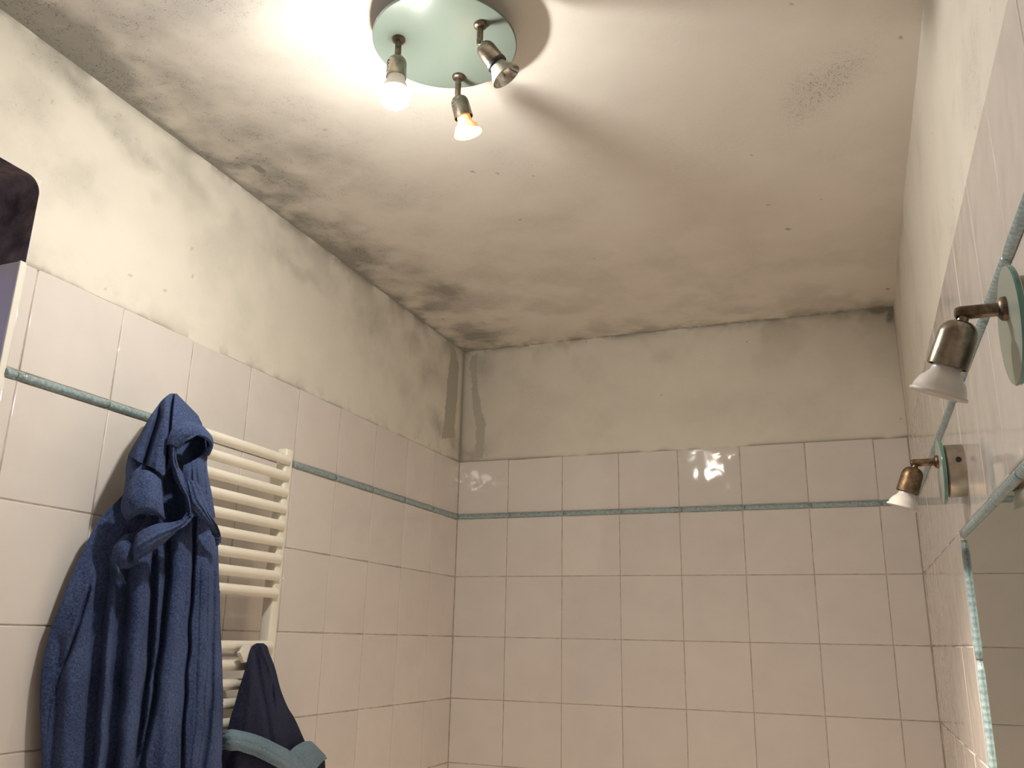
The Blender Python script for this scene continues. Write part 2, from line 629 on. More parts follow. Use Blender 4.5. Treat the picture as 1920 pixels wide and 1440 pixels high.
def back_stain(X, Z):
    n1 = fbm(X * 8, Z * 8, 203)
    n2 = fbm(X * 20, Z * 20, 211)
    n3 = fbm(X * 60, Z * 60, 223, 3)
    top = np.exp(-(H - Z) / 0.010) * 0.7 * sstep(0.35, 0.6, n2) + np.exp(-(H - Z) / 0.06) * 0.35 * sstep(0.42, 0.65, n1)
    low = np.exp(-(Z - ZT) / 0.004) * 0.9 * sstep(0.3, 0.5, n1)
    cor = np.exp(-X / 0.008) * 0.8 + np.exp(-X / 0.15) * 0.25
    L = []
    for u, v, ry, rz, ang, s in [(1672, 590, .012, .03, 0, 1.3), (1640, 575, .05, .02, 0, .7), (1660, 545, .03, .01, 0, .5), (910, 690, .05, .05, 0, .35), (885, 845, .05, .02, 0, .5), (1350, 760, .3, .05, 0, .12)]:
        a, bb = bxz(u, v)
        L.append((a, bb, ry, rz, ang, s))
    bl = blobs(X, Z, L, 231) * (0.3 + n2)
    r = np.clip(top + low + cor + bl + .1 * sstep(.45, .75, n1), 0, .92)
    g = np.clip(bl * sstep(.4, .6, n3) + .12 * sstep(.5, .8, n1), 0, 1)
    poly = [bxz(*q) for q in [(884, 668), (893, 664), (894, 690), (896, 730), (904, 775), (911, 792), (905, 858), (890, 860), (893, 800), (886, 760), (885, 720), (879, 682)]]
    pm = poly_mask(X + (n3 - .5) * .010, Z + (n2 - .5) * .010, poly) * 0.85
    sp = [(*bxz(u, v), rr) for u, v, rr in [(1688, 785, .003), (1100, 640, .002), (1240, 740, .002), (1400, 640, .002)]]
    d = specks(X, Z, sp)
    return np.stack([np.maximum(r, d), np.maximum(g, d), pm], -1)


Xg, Zg = grid_xy(-0.01, W + 0.01, ZT - 0.004, H + 0.01, 0.004)
rough = (fbm(Xg * 6, Zg * 6, 251) - 0.5) * 0.004
wall_back = structure(build_grid('wall_back', [stain_grid('b', ((Xg, Zg), np.stack([Xg, 0.001 - rough, Zg], -1)), None, back_stain, None)], M_plaster))
panel('grout_bed', [(-0.02, gr, -0.02), (W + 0.02, gr, -0.02), (W + 0.02, gr, ZT), (-0.02, gr, ZT)], M_grout, wall_back)

# ---- right wall
def right_stain(Y, Z):
    n1 = fbm(Y * 8, Z * 8, 303)
    n2 = fbm(Y * 20, Z * 20, 311)
    n3 = fbm(Y * 60, Z * 60, 323, 3)
    top = np.exp(-(H - Z) / 0.05) * 0.25 * sstep(0.42, 0.65, n1)
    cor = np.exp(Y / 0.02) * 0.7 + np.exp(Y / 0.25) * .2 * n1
    r = np.clip(top + cor + .12 * sstep(.5, .75, n1), 0, .9)
    g = np.clip(.35 * sstep(.5, .75, n1) + cor, 0, 1) * sstep(.4, .6, n3)
    sp = []
    for u, v, rr in [(1787, 360, .003), (1786, 375, .003), (1785, 392, .003), (1748, 250, .004), (1855, 15, .003), (1826, 240, .002), (1742, 268, .003)]:
        p = hit(u, v, 0, W)
        sp.append((p[1], p[2], rr))
    d = specks(Y, Z, sp) * 0.42
    return np.stack([np.maximum(r, d), np.maximum(g, d), np.zeros(Y.shape)], -1)


Yg, Zg = grid_xy(-2.4, 0.01, ZT - 0.004, H + 0.01, 0.005)
rough = (fbm(Yg * 5, Zg * 5, 351) - 0.5) * 0.005
pa = stain_grid('r', ((Yg, Zg), np.stack([W + 0.001 - rough, Yg, Zg], -1)), None, right_stain, None)
Yg, Zg = grid_xy(YF - 0.02, -2.4, ZT - 0.004, H + 0.01, 0.05)
pb = stain_grid('r', ((Yg, Zg), np.stack([np.full(Yg.shape, W + 0.001), Yg, Zg], -1)), None, none, None)
wall_right = structure(build_grid('wall_right', [pa, pb], M_plaster))
panel('grout_bed', [(W + gr, 0.02, -0.02), (W + gr, YF - 0.02, -0.02), (W + gr, YF - 0.02, ZT), (W + gr, 0.02, ZT)], M_grout, wall_right)

# ---- front wall and floor (behind and below the camera)
M_front = plaster_mat('front_plaster', (0.74, 0.68, 0.60), (0.3, 0.29, 0.24), (0.4, 0.4, 0.4))
wall_front = structure(mesh_obj('wall_front', [(-0.02, YF, -0.02), (W + 0.02, YF, -0.02), (W + 0.02, YF, H + 0.01), (-0.02, YF, H + 0.01)], [(0, 1, 2, 3)], M_front))
floor = structure(mesh_obj('floor', [(-0.02, YF - 0.02, 0), (W + 0.02, YF - 0.02, 0), (W + 0.02, 0.02, 0), (-0.02, 0.02, 0)], [(0, 1, 2, 3)], M_grout))

# ------------------------------------------------------------------ tiles
tile_cache = {}


def tile_mesh(w, h, mat):
    key = (round(w, 3), round(h, 3), mat.name)
    if key in tile_cache:
        return tile_cache[key]
    e, d = 0.0022, 0.006
    lv = [(0.0, -d), (0.0, -0.0010), (0.0006, -0.0003), (e, 0.0)]
    vs, fs = [], []
    for ins, z in lv:
        vs += [(-w / 2 + ins, -h / 2 + ins, z), (w / 2 - ins, -h / 2 + ins, z), (w / 2 - ins, h / 2 - ins, z), (-w / 2 + ins, h / 2 - ins, z)]
    for i in range(len(lv) - 1):
        for k in range(4):
            a, bb = i * 4 + k, i * 4 + (k + 1) % 4
            fs.append((a, bb, bb + 4, a + 4))
    top = (len(lv) - 1) * 4
    fs.append((top, top + 1, top + 2, top + 3))
    me = bpy.data.meshes.new('tile')
    me.from_pydata(vs, [], fs)
    me.materials.append(mat)
    sm = [True] * len(fs)
    sm[-1] = False
    me.polygons.foreach_set('use_smooth', sm)
    me.update()
    tile_cache[key] = me
    return me


JOINT = 0.0024


def place_tile(parent, origin, xa, ya, na, w, h, mat=M_tile, tilt=0.0018, proud=0.0003, name='tile'):
    """origin: centre of the tile on the wall plane"""
    if w < 0.012 or h < 0.012:
        return
    o = bpy.data.objects.new(name, tile_mesh(w - JOINT, h - JOINT, mat))
    C.objects.link(o)
    o.parent = parent
    xa, ya, na = Vector(xa), Vector(ya), Vector(na)
    n2 = (na + xa * random.uniform(-tilt, tilt) + ya * random.uniform(-tilt, tilt)).normalized()
    x2 = (xa - n2 * xa.dot(n2)).normalized()
    y2 = n2.cross(x2)
    p = Vector(origin) + na * random.uniform(-proud, proud)
    o.matrix_local = Matrix(((x2.x, y2.x, n2.x, p.x), (x2.y, y2.y, n2.y, p.y), (x2.z, y2.z, n2.z, p.z), (0, 0, 0, 1)))


rows = [(ZB, ZT)]
z = Z0
while z > 0.01:
    rows.append((max(0.0, z - T), z))
    z -= T

# back wall: joints at x = k*T - 0.008
xs = [0.0] + [k * T - 0.008 for k in range(1, 8)] + [W]
for (za, zb) in rows:
    for a, bb in zip(xs[:-1], xs[1:]):
        place_tile(wall_back, ((a + bb) / 2, 0, (za + zb) / 2), (1, 0, 0), (0, 0, 1), (0, -1, 0), bb - a, zb - za)

# left wall
ys = [0.0] + [-(k * T - 0.004) for k in range(1, 10)] + [WIN_Y]
for (za, zb) in rows:
    for a, bb in zip(ys[:-1], ys[1:]):
        place_tile(wall_left, (0, (a + bb) / 2, (za + zb) / 2), (0, 1, 0), (0, 0, 1), (1, 0, 0), a - bb, zb - za)
y = WIN_Y
while y > YF + 0.01:
    y2 = max(YF, y - T)
    for (za, zb) in rows:
        if zb <= WIN_BOT + 0.05 or y2 < WIN_Y2 - 0.02:
            zb2 = min(zb, WIN_BOT) if y2 >= WIN_Y2 - 0.02 else zb
            place_tile(wall_left, (0, (y + y2) / 2, (za + zb2) / 2), (0, 1, 0), (0, 0, 1), (1, 0, 0), y - y2, zb2 - za)
    y = y2

# right wall, leaving out the mirror
MIR_Y0, MIR_Z1, MIR_Y1, MIR_Z0 = -1.100, Z0 - 1.03 * T, -2.30, 0.97
y, k = 0.0, 0
while y > YF + 0.01:
    y2 = max(YF, y - T)
    for (za, zb) in rows:
        a, bb = y, y2
        zz0, zz1 = za, zb
        if zb < MIR_Z1 + 0.02 and za > MIR_Z0 - 0.02:
            if a <= MIR_Y0 + 0.001 and bb >= MIR_Y1 - 0.001:
                continue
            if a > MIR_Y0 > bb:
                bb = MIR_Y0
            if a > MIR_Y1 > bb:
                a = MIR_Y1
        place_tile(wall_right, (W, (a + bb) / 2, (zz0 + zz1) / 2), (0, -1, 0), (0, 0, 1), (-1, 0, 0), a - bb, zz1 - zz0)
    y = y2

# floor tiles (never in the picture, but they colour the light from below)
for i in range(5):
    for j in range(11):
        w = min(W, (i + 1) * 0.3) - i * 0.3
        h = min(-YF, (j + 1) * 0.3134) - j * 0.3134
        if w > 0.02 and h > 0.02:
            place_tile(floor, (i * 0.3 + w / 2, -(j * 0.3134 + h / 2), 0.003), (1, 0, 0), (0, 1, 0), (0, 0, 1), w, h, M_floor_tile, 0.0005, 0.0001)

# ---- rope liner pieces
liner_cache = {}


def liner_mesh(length, width, depth):
    key = (round(length, 3), round(width, 4))
    if key in liner_cache:
        return liner_cache[key]
    n, k = 12, 6
    vs, fs = [], []
    L = length - 0.0015
    for i in range(n + 1):
        t = i / n
        e = 0.86 if i in (0, n) else 1.0
        for j in range(k + 1):
            a = math.pi * j / k
            vs.append((-L / 2 + L * t, -math.cos(a) * width / 2 * e, math.sin(a) * depth * e - 0.001))
    for i in range(n):
        for j in range(k):
            a = i * (k + 1) + j
            fs.append((a, a + k + 1, a + k + 2, a + 1))
    fs.append(tuple(range(k + 1)))
    fs.append(tuple((n) * (k + 1) + j for j in reversed(range(k + 1))))
    me = bpy.data.meshes.new('border_piece')
    me.from_pydata(vs, [], fs)
    me.materials.append(M_rope)
    me.polygons.foreach_set('use_smooth', [True] * (len(fs) - 2) + [False, False])
    me.update()
    liner_cache[key] = me
    return me


def liner(parent, p0, p1, na, width, depth, piece=T, name='border_piece'):
    p0, p1, na = Vector(p0), Vector(p1), Vector(na)
    d = (p1 - p0)
    total = d.length
    d.normalize()
    y2 = na.cross(d)
    s = 0.0
    while s < total - 0.004:
        e = min(total, s + piece)
        o = bpy.data.objects.new(name, liner_mesh(e - s, width, depth))
        C.objects.link(o)
        o.parent = parent
        p = p0 + d * (s + e) / 2 + na * random.uniform(-.0004, .0004)
        o.matrix_local = Matrix(((d.x, y2.x, na.x, p.x), (d.y, y2.y, na.y, p.y), (d.z, y2.z, na.z, p.z), (0, 0, 0, 1)))
        s = e


zl = (Z0 + ZB) / 2
lw = ZB - Z0 - 0.002
liner(wall_back, (0, 0, zl), (W, 0, zl), (0, -1, 0), lw, 0.009)
liner(wall_left, (0, 0, zl), (0, WIN_Y, zl), (1, 0, 0), lw, 0.009)
liner(wall_right, (W, 0, zl), (W, YF, zl), (-1, 0, 0), lw, 0.009)

liner(wall_left, (-0.006, WIN_Y - 0.009, zl), (-0.206, WIN_Y - 0.009, zl), (0, -1, 0), lw, 0.006)
# ------------------------------------------------------------------ window in its recess
win = structure(bpy.data.objects.new('window_1', None))
C.objects.link(win)
bm = bmesh.new()
xf0, xf1 = -DEEP, -DEEP + 0.05
for lo, hi in (((xf0, WIN_Y - 0.06, WIN_BOT), (xf1, WIN_Y, WIN_TOP)), ((xf0, WIN_Y2, WIN_BOT), (xf1, WIN_Y2 + 0.06, WIN_TOP)),
               ((xf0, WIN_Y2 + 0.06, WIN_TOP - 0.06), (xf1, WIN_Y - 0.06, WIN_TOP)), ((xf0, WIN_Y2 + 0.06, WIN_BOT), (xf1, WIN_Y - 0.06, WIN_BOT + 0.06))):
    add_box(bm, lo, hi, 0.004, 1)
bm_obj('window_frame', bm, M_frame, win)
bm = bmesh.new()
add_box(bm, (-DEEP + 0.02, WIN_Y2 + 0.055, WIN_BOT + 0.055), (-DEEP + 0.026, WIN_Y - 0.055, WIN_TOP - 0.055))
bm_obj('pane', bm, M_pane, win)
bm = bmesh.new()
add_box(bm, (-DEEP + 0.05, WIN_Y2, WIN_BOT - 0.02), (0.012, WIN_Y - 0.001, WIN_BOT + 0.006), 0.003, 1)
bm_obj('window_sill', bm, M_frame, win)
# tiles lining the lower part of the recess, with a pale edge strip
for k, (za, zb) in enumerate([(ZB, Z0 + 1.04 * T), (Z0 - T, Z0), (Z0 - 2 * T, Z0 - T), (Z0 - 3 * T, Z0 - 2 * T)]):
    for xa, xb in ((-0.20, -0.004), (-0.29, -0.20)):
        place_tile(wall_left, ((xa + xb) / 2, WIN_Y - 0.009, (za + zb) / 2), (-1, 0, 0), (0, 0, 1), (0, -1, 0), xb - xa, zb - za)
bm = bmesh.new()
add_box(bm, (-0.006, WIN_Y - 0.011, WIN_BOT), (0.0008, WIN_Y + 0.002, Z0 + 1.04 * T), 0.002, 2)
bm_obj('edge_strip', bm, M_white_plastic, wall_left)

# ------------------------------------------------------------------ mirror
mirror = thing('mirror', 'large wall mirror in a blue-green rope tile frame below the wall spotlights', 'mirror', (0, 0, 0))
bm = bmesh.new()
add_box(bm, (W - 0.0045, MIR_Y1 + 0.010, MIR_Z0 + 0.010), (W - 0.0005, MIR_Y0 - 0.010, MIR_Z1 - 0.010))
bm_obj('mirror_glass', bm, M_mirror, mirror)
fw = 0.018
xm = W - 0.001
liner(mirror, (xm, MIR_Y0, MIR_Z1 - fw / 2), (xm, MIR_Y1, MIR_Z1 - fw / 2), (-1, 0, 0), fw, 0.011, name='frame_piece')
liner(mirror, (xm, MIR_Y0 - fw / 2, MIR_Z1 - fw), (xm, MIR_Y0 - fw / 2, MIR_Z0), (-1, 0, 0), fw, 0.011, name='frame_piece')
liner(mirror, (xm, MIR_Y1 + fw / 2, MIR_Z1 - fw), (xm, MIR_Y1 + fw / 2, MIR_Z0), (-1, 0, 0), fw, 0.011, name='frame_piece')
liner(mirror, (xm, MIR_Y0 - fw, MIR_Z0 + fw / 2), (xm, MIR_Y1 + fw, MIR_Z0 + fw / 2), (-1, 0, 0), fw, 0.011, name='frame_piece')


# ------------------------------------------------------------------ lamps
SOCKET = [(0.0, 0.004), (0.0005, 0.009), (0.003, 0.0125), (0.007, 0.0152), (0.012, 0.0165), (0.040, 0.0172), (0.0415, 0.0172),
          (0.0415, 0.0158), (0.030, 0.0150)]
BULB = [(0.0, 0.0125), (0.010, 0.0130), (0.014, 0.0138), (0.0175, 0.0165), (0.022, 0.0205), (0.028, 0.0232), (0.033, 0.0243),
        (0.0335, 0.0258), (0.0352, 0.0260), (0.0362, 0.0254)]


def scaled(profile, k, kr=None):
    return [(d * k, r * (kr or k)) for d, r in profile]


def stem(parent, base, axis, length, mat, r=0.0056, flange=0.0115):
    bm = bmesh.new()
    add_lathe(bm, base, axis, [(0, flange), (0.003, flange), (0.0055, flange * 0.93), (0.007, flange * 0.75), (0.008, r * 1.1)], 28)
    add_lathe(bm, base, axis, [(0.006, r), (length - 0.004, r), (length, r * 0.8), (length + 0.001, r * 0.4)], 20)
    return sharp(bm_obj('arm', bm, mat, parent), 40)


def socket(parent, p, axis, mat, k=1.0, slots=True):
    bm = bmesh.new()
    add_lathe(bm, p, axis, scaled(SOCKET, k), 40, True, True)
    # knuckle that joins the cup to the arm
    add_lathe(bm, Vector(p) - Vector(axis).normalized() * 0.006, axis, [(0, 0.003), (0.0015, 0.0048), (0.008, 0.0052)], 16)
    return sharp(bm_obj('socket', bm, mat, parent), 40)


def vent_slots(parent, p, axis, mat, k, around, n=4):
    """little dark louvre slots in the cup, read as a row of marks"""
    x, y, a = frame_of(axis)
    bm = bmesh.new()
    for i in range(n):
        d = (0.013 + 0.0065 * i) * k
        rad = 0.0168 * k
        for s in range(-3, 4):
            pass
        half = 0.30 - 0.02 * i
        seg = 6
        prev = None
        for q in range(seg + 1):
            ang = around - half + 2 * half * q / seg
            dirv = x * math.cos(ang) + y * math.sin(ang)
            c = Vector(p) + a * d
            ring = [bm.verts.new(c + dirv * (rad + dr) + a * da) for dr, da in ((-0.0006, -0.0009), (0.0006, -0.0009), (0.0006, 0.0009), (-0.0006, 0.0009))]
            if prev:
                for w in range(4):
                    bm.faces.new((prev[w], prev[(w + 1) % 4], ring[(w + 1) % 4], ring[w]))
            else:
                bm.faces.new(ring)
            prev = ring
        bm.faces.new(prev)
    return bm_obj('vent_slots', bm, mat, parent)


# ---- ceiling fitting with three spots
CX, CY = 0.713, -1.659
ZD = 2.560
lamp = thing('ceiling_lamp', 'round frosted glass ceiling light with three spotlights, one glowing white', 'ceiling lamp', (CX, CY, H))


def loc(p):
    return Vector(p) - lamp.location


bm = bmesh.new()
add_lathe(bm, loc((CX, CY, H + 0.002)), (0, 0, -1), [(0, 0.085), (0.031, 0.085), (0.034, 0.083), (0.036, 0.078)], 64)
sharp(bm_obj('mounting_base', bm, M_canopy, lamp), 30)
bm = bmesh.new()
add_lathe(bm, loc((CX, CY, ZD + 0.006)), (0, 0, -1), [(0, 0.124), (0.001, 0.1255), (0.005, 0.1258), (0.006, 0.1245), (0.0062, 0.122)], 96)
gp = sharp(bm_obj('glass_plate', bm, M_frost, lamp), 30)

LA = Vector((0.644, -1.700, ZD))
MA = Vector((0.699, -1.571, ZD))
RA = Vector((0.792, -1.686, ZD))
# left spot with the white LED globe
aL = stem(lamp, loc(LA), (0, 0, -1), 0.040, M_stem)
aL['label'] = 'left arm of the ceiling light, its spot glowing white'
pL = LA + Vector((0, 0, -0.038))
dL = Vector((0.0, 0.0, -1.0))
socket(aL, loc(pL), dL, M_nickel)
vent_slots(aL, loc(pL), dL, M_black, 1.0, 3.9)
bm = bmesh.new()
add_lathe(bm, loc(pL + dL * 0.036), dL, [(0, 0.0150), (0.010, 0.0155), (0.016, 0.0170), (0.026, 0.0225), (0.034, 0.0252), (0.0365, 0.0256), (0.0372, 0.0250)], 48, True, False)
sharp(bm_obj('bulb_collar', bm, M_porcelain, aL), 40)
bm = bmesh.new()
prof = [(0.012 + 0.024 * math.sin(t), 0.0270 * math.cos(t) + 0.0002) for t in np.linspace(-math.radians(4), math.pi / 2, 14)]
add_lathe(bm, loc(pL + dL * 0.0635), dL, prof, 48, False, True)
led = bm_obj('glowing_globe', bm, M_led, aL, True)
led['label'] = 'glowing white bulb'
# front spot with the lit halogen
aM = stem(lamp, loc(MA), (0, 0, -1), 0.044, M_stem)
aM['label'] = 'middle arm of the ceiling light, with a lit halogen bulb'
dM = Vector((0.1991, 0.229, -0.9529)).normalized()
pM = MA + Vector((0.001, 0.001, -0.044))
socket(aM, loc(pM), dM, M_nickel)
vent_slots(aM, loc(pM), dM, M_black, 1.0, 3.6)
bm = bmesh.new()
add_lathe(bm, loc(pM + dM * 0.038), dM, BULB[:-1], 40, True, False)
hb = bm_obj('bulb', bm, M_hal_body, aM, True)
hb['label'] = 'orange glowing halogen reflector bulb'
bm = bmesh.new()
add_lathe(bm, loc(pM + dM * 0.038), dM, [(0.0300, 0.0225), (0.0325, 0.0210), (0.0340, 0.014), (0.0345, 0.004)], 40)
bm_obj('glowing_face', bm, M_hal, aM, True)
sp = bpy.data.lights.new('halogen_beam', 'SPOT')
sp.energy = HALOGEN_SPOT
sp.color = HALOGEN_COLOR
sp.spot_size = math.radians(75)
sp.spot_blend = 0.9
sp.shadow_soft_size = 0.02
so = bpy.data.objects.new('halogen_beam', sp)
C.objects.link(so)
so.parent = aM
so.location = loc(pM + dM * 0.080)
so.rotation_euler = dM.to_track_quat('-Z', 'Y').to_euler()
# right spot, unlit
aR = stem(lamp, loc(RA), (0, 0, -1), 0.042, M_stem)
aR['label'] = 'right arm of the ceiling light, its bulb unlit'
dR = Vector((0.5082, 0.3002, -0.8072)).normalized()
pR = RA + Vector((0.004, 0.002, -0.040))
socket(aR, loc(pR), dR, M_nickel)
bm = bmesh.new()
add_lathe(bm, loc(pR + dR * 0.0395), dR, [(0, 0.0178), (0.004, 0.0182), (0.006, 0.0176)], 40)
sharp(bm_obj('black_ring', bm, M_black, aR), 40)
bm = bmesh.new()
add_lathe(bm, loc(pR + dR * 0.036), dR, [(0.0, 0.0130), (0.010, 0.0140), (0.016, 0.0165), (0.022, 0.0200), (0.028, 0.0235), (0.034, 0.0262), (0.0355, 0.0266), (0.0358, 0.0256)], 48, True, False)
lb = bm_obj('bulb', bm, M_lampglass, aR, True)
lb['label'] = 'unlit clear glass halogen bulb'
bm = bmesh.new()
add_lathe(bm, loc(pR + dR * 0.036), dR, [(0.0357, 0.0255), (0.033, 0.0245), (0.026, 0.0205), (0.018, 0.0150), (0.014, 0.0060), (0.022, 0.0045), (0.024, 0.001)], 48, False, True)
sharp(bm_obj('reflector', bm, M_reflector, aR), 60)


# ---- wall spotlights over the mirror
def wall_spot(name, label, yc, zc, arm_len, axis, mat_socket, mat_arm, slot_mark):
    t = thing(name, label, 'wall lamp', (W, yc, zc), 'wall spotlights above the mirror')
    bm = bmesh.new()
    add_lathe(bm, (0.002, 0, 0), (-1, 0, 0), [(0, 0.0445), (0.028, 0.0445), (0.030, 0.043), (0.031, 0.040)], 56)
    cn = sharp(bm_obj('canopy', bm, M_canopy, t), 30)
    bm = bmesh.new()
    c, s = math.cos(0.25), math.sin(0.25)
    sd = Vector((0, -c, s))
    add_lathe(bm, sd * 0.0440 + Vector((-0.011, 0, 0)), sd, [(0, 0.0048), (0.0018, 0.0048), (0.0028, 0.0036), (0.0028, 0.002), (0.0018, 0.0016)], 20)
    sharp(bm_obj('screw', bm, M_black, cn), 30)
    bm = bmesh.new()
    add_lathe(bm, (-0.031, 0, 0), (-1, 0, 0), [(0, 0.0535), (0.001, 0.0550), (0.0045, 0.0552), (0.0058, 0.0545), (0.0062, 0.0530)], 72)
    g = sharp(bm_obj('glass_plate', bm, M_frost_lit, t), 30)
    g.data.materials.append(M_edge)
    for p in g.data.polygons:
        if abs(p.normal.x) < 0.8:
            p.material_index = 1
    base = Vector((-0.036, 0, 0.017))
    ad = Vector((-1, 0, 0.0)).normalized()
    a = stem(t, base, ad, arm_len, mat_arm, 0.0064, 0.0115)
    ax = Vector(axis).normalized()
    tip = base + ad * (arm_len - 0.005) + Vector((0, 0, -0.0085))
    sk = socket(t, tip, ax, mat_socket, 1.06)
    bm = bmesh.new()
    add_lathe(bm, tip + ax * 0.036, ax, scaled(BULB, 1.0), 48, True, False)
    bl = bm_obj('bulb', bm, M_porcelain, t, True)
    bm = bmesh.new()
    add_lathe(bm, tip + ax * 0.036, ax, [(0.0362, 0.0254), (0.0352, 0.0235), (0.0348, 0.018), (0.0350, 0.006)], 48, False, True)
    bm_obj('lens', bm, M_lens, bl, True)
    return t


wall_spot('wall_spotlight', 'nearer wall spotlight with brushed nickel cup, cut by the right edge', -1.945, 1.849, 0.043,
          (-0.3702, 0.2032, -0.9065), M_nickel, M_stem, True)
wall_spot('wall_spotlight', 'farther wall spotlight with rusty brown cup, above the mirror corner', -1.188, 1.853, 0.044,
          (-0.3543, 0.0761, -0.932), M_bronze, M_bronze, False)

# ------------------------------------------------------------------ towel radiator
rad = thing('towel_radiator', 'ivory ladder towel radiator on the tiled wall, partly behind the blue robe', 'radiator', (0, -1.33, 0.8))


def rl(p):
    return Vector(p) - rad.location


RY1, RY0 = -1.128, -1.47
for yy in (RY1, RY0):
    bm = bmesh.new()
    add_box(bm, rl((0.056, yy - 0.014, 0.82)), rl((0.084, yy + 0.014, 1.985)), 0.005, 3)
    sharp(bm_obj('upright', bm, M_ivory, rad), 40)
rung = None
levels = [k for k in range(27) if k not in (9, 10, 18, 19)]
for k in levels:
    zc = 1.957 - 0.038 * k
    if rung is None:
        bm = bmesh.new()
        add_lathe(bm, (0, RY0 + 0.006 - (RY0 + RY1) / 2, 0), (0, 1, 0), [(0, 0.0112), (RY1 - RY0 - 0.020, 0.0112), (RY1 - RY0 - 0.012, 0.0112), (RY1 - RY0 - 0.0105, 0.009)], 20)
        o = sharp(bm_obj('rung', bm, M_ivory, rad), 40)
        rung = o
    else:
        o = bpy.data.objects.new('rung', rung.data)
        C.objects.link(o)
        o.parent = rad
    o.location = rl((0.083, (RY0 + RY1) / 2, zc))
for yy, zz in ((RY1 - 0.09, 1.525), (RY0 + 0.09, 1.525), (RY1 - 0.09, 0.90), (RY0 + 0.09, 0.90)):
    bm = bmesh.new()
    add_lathe(bm, rl((0.0008, yy, zz)), (1, 0, 0), [(0, 0.015), (0.004, 0.015), (0.005, 0.009), (0.085, 0.009), (0.085, 0.013), (0.093, 0.013), (0.094, 0.011)], 20)
    sharp(bm_obj('wall_bracket', bm, M_ivory, rad), 40)

# ------------------------------------------------------------------ cloth builder
RCAM = {}


def catmull(P, n):
    """P: (k, ...) control points -> n samples"""
    P = np.asarray(P, float)
    k = len(P)
    if k == 2:
        t = np.linspace(0, 1, n).reshape((-1,) + (1,) * (P.ndim - 1))
        return P[0] * (1 - t) + P[1] * t
    Q = np.concatenate([[2 * P[0] - P[1]], P, [2 * P[-1] - P[-2]]])
    t = np.linspace(0, k - 1 - 1e-9, n)
    i = np.floor(t).astype(int)
    f = (t - i).reshape((-1,) + (1,) * (P.ndim - 1))
    a, b_, c, d = Q[i], Q[i + 1], Q[i + 2], Q[i + 3]
    return 0.5 * (2 * b_ + (c - a) * f + (2 * a - 5 * b_ + 4 * c - d) * f ** 2 + (3 * b_ - a - 3 * c + d) * f ** 3)


def uvh_to_world(u, v, h, x0):
    """(u, v) seen on the vertical plane x = x0, then brought h metres towards the viewer"""
    d = (RIGHT[None] * ((u.reshape(-1, 1) - 960) / FPX) + DOWN[None] * ((v.reshape(-1, 1) - 720) / FPX) + FWD[None])
    if isinstance(x0, tuple):                              # upright plane through two floor points
        (ax, ay), (bx, by) = x0
        n = np.array([by - ay, ax - bx, 0.0])
        p = CAM + d * ((np.array([ax, ay, 0.0]) - CAM) @ n / (d @ n))[:, None]
    else:
        p = CAM + d * ((x0 - CAM[0]) / d[:, :1])
    w = CAM - p
    return p + w / np.linalg.norm(w, axis=1, keepdims=True) * h.reshape(-1, 1)


def cloth(name, rows_, x0, mat, parent, nu, nv, folds=(), thick=0.005, fuzz=0.0002, seed=1, wrinkle=0.0, ribs=None, floor_h=None):
    G = catmull(np.array(rows_, float), nv)                  # (nv, k, 3)
    G = catmull(np.transpose(G, (1, 0, 2)), nu)              # (nu, nv, 3)
    u, v, h = G[..., 0].copy(), G[..., 1].copy(), G[..., 2].copy()
    for pts, wpx, amp in folds:
        pts = sorted(pts, key=lambda q: q[1])
        vv = np.array([q[1] for q in pts], float)
        uu = np.array([q[0] for q in pts], float)
        uf = np.interp(v, vv, uu)
        wob = (vnoise(v / 45.0, v * 0 + seed, seed + int(uu[0])) - .5) * 4
        fade = sstep(vv[0] - 25, vv[0] + 25, v) * (1 - sstep(vv[-1] - 5, vv[-1] + 40, v))
        h += amp * fade * np.exp(-((u - uf - wob) / wpx) ** 2)
    if wrinkle:
        h += wrinkle * (fbm(u / 28.0, v / 90.0, seed + 70, 3) - 0.5)
    if ribs:
        tt = np.linspace(0, 1, nu)[:, None]
        h += ribs[1] * np.cos(2 * math.pi * ribs[0] * tt) * np.clip(4 * tt * (1 - tt) * 1.5, 0, 1)
    if nu * nv < 30000:
        fuzz = 0.0
    h += fuzz * (rng.random(h.shape) - 0.5) * 2
    if floor_h is not None:
        h = np.maximum(h, np.minimum(floor_h, G[..., 2]))
    P = uvh_to_world(u, v, h, x0)
    idx = np.arange(nu * nv).reshape(nu, nv)
    q = np.stack([idx[:-1, :-1], idx[:-1, 1:], idx[1:, 1:], idx[1:, :-1]], -1).reshape(-1, 4)
    me = bpy.data.meshes.new(name)
    P = P - np.array(parent.location)
    me.from_pydata(P.tolist(), [], q.tolist())
    me.update()
    o = link(name, me, parent, mat, True)
    if thick:
        md = o.modifiers.new('thickness', 'SOLIDIFY')
        md.thickness = thick
        md.offset = -1.0
    return o


# ------------------------------------------------------------------ blue bathrobe
XR = ((0.025, -1.66), (0.155, -1.335))
rp = uvh_to_world(np.array([325.0]), np.array([742.0]), np.array([0.0]), XR)[0]
robe = thing('bathrobe', 'blue hooded terry bathrobe hanging by its hood in front of the radiator', 'bathrobe', tuple(rp))

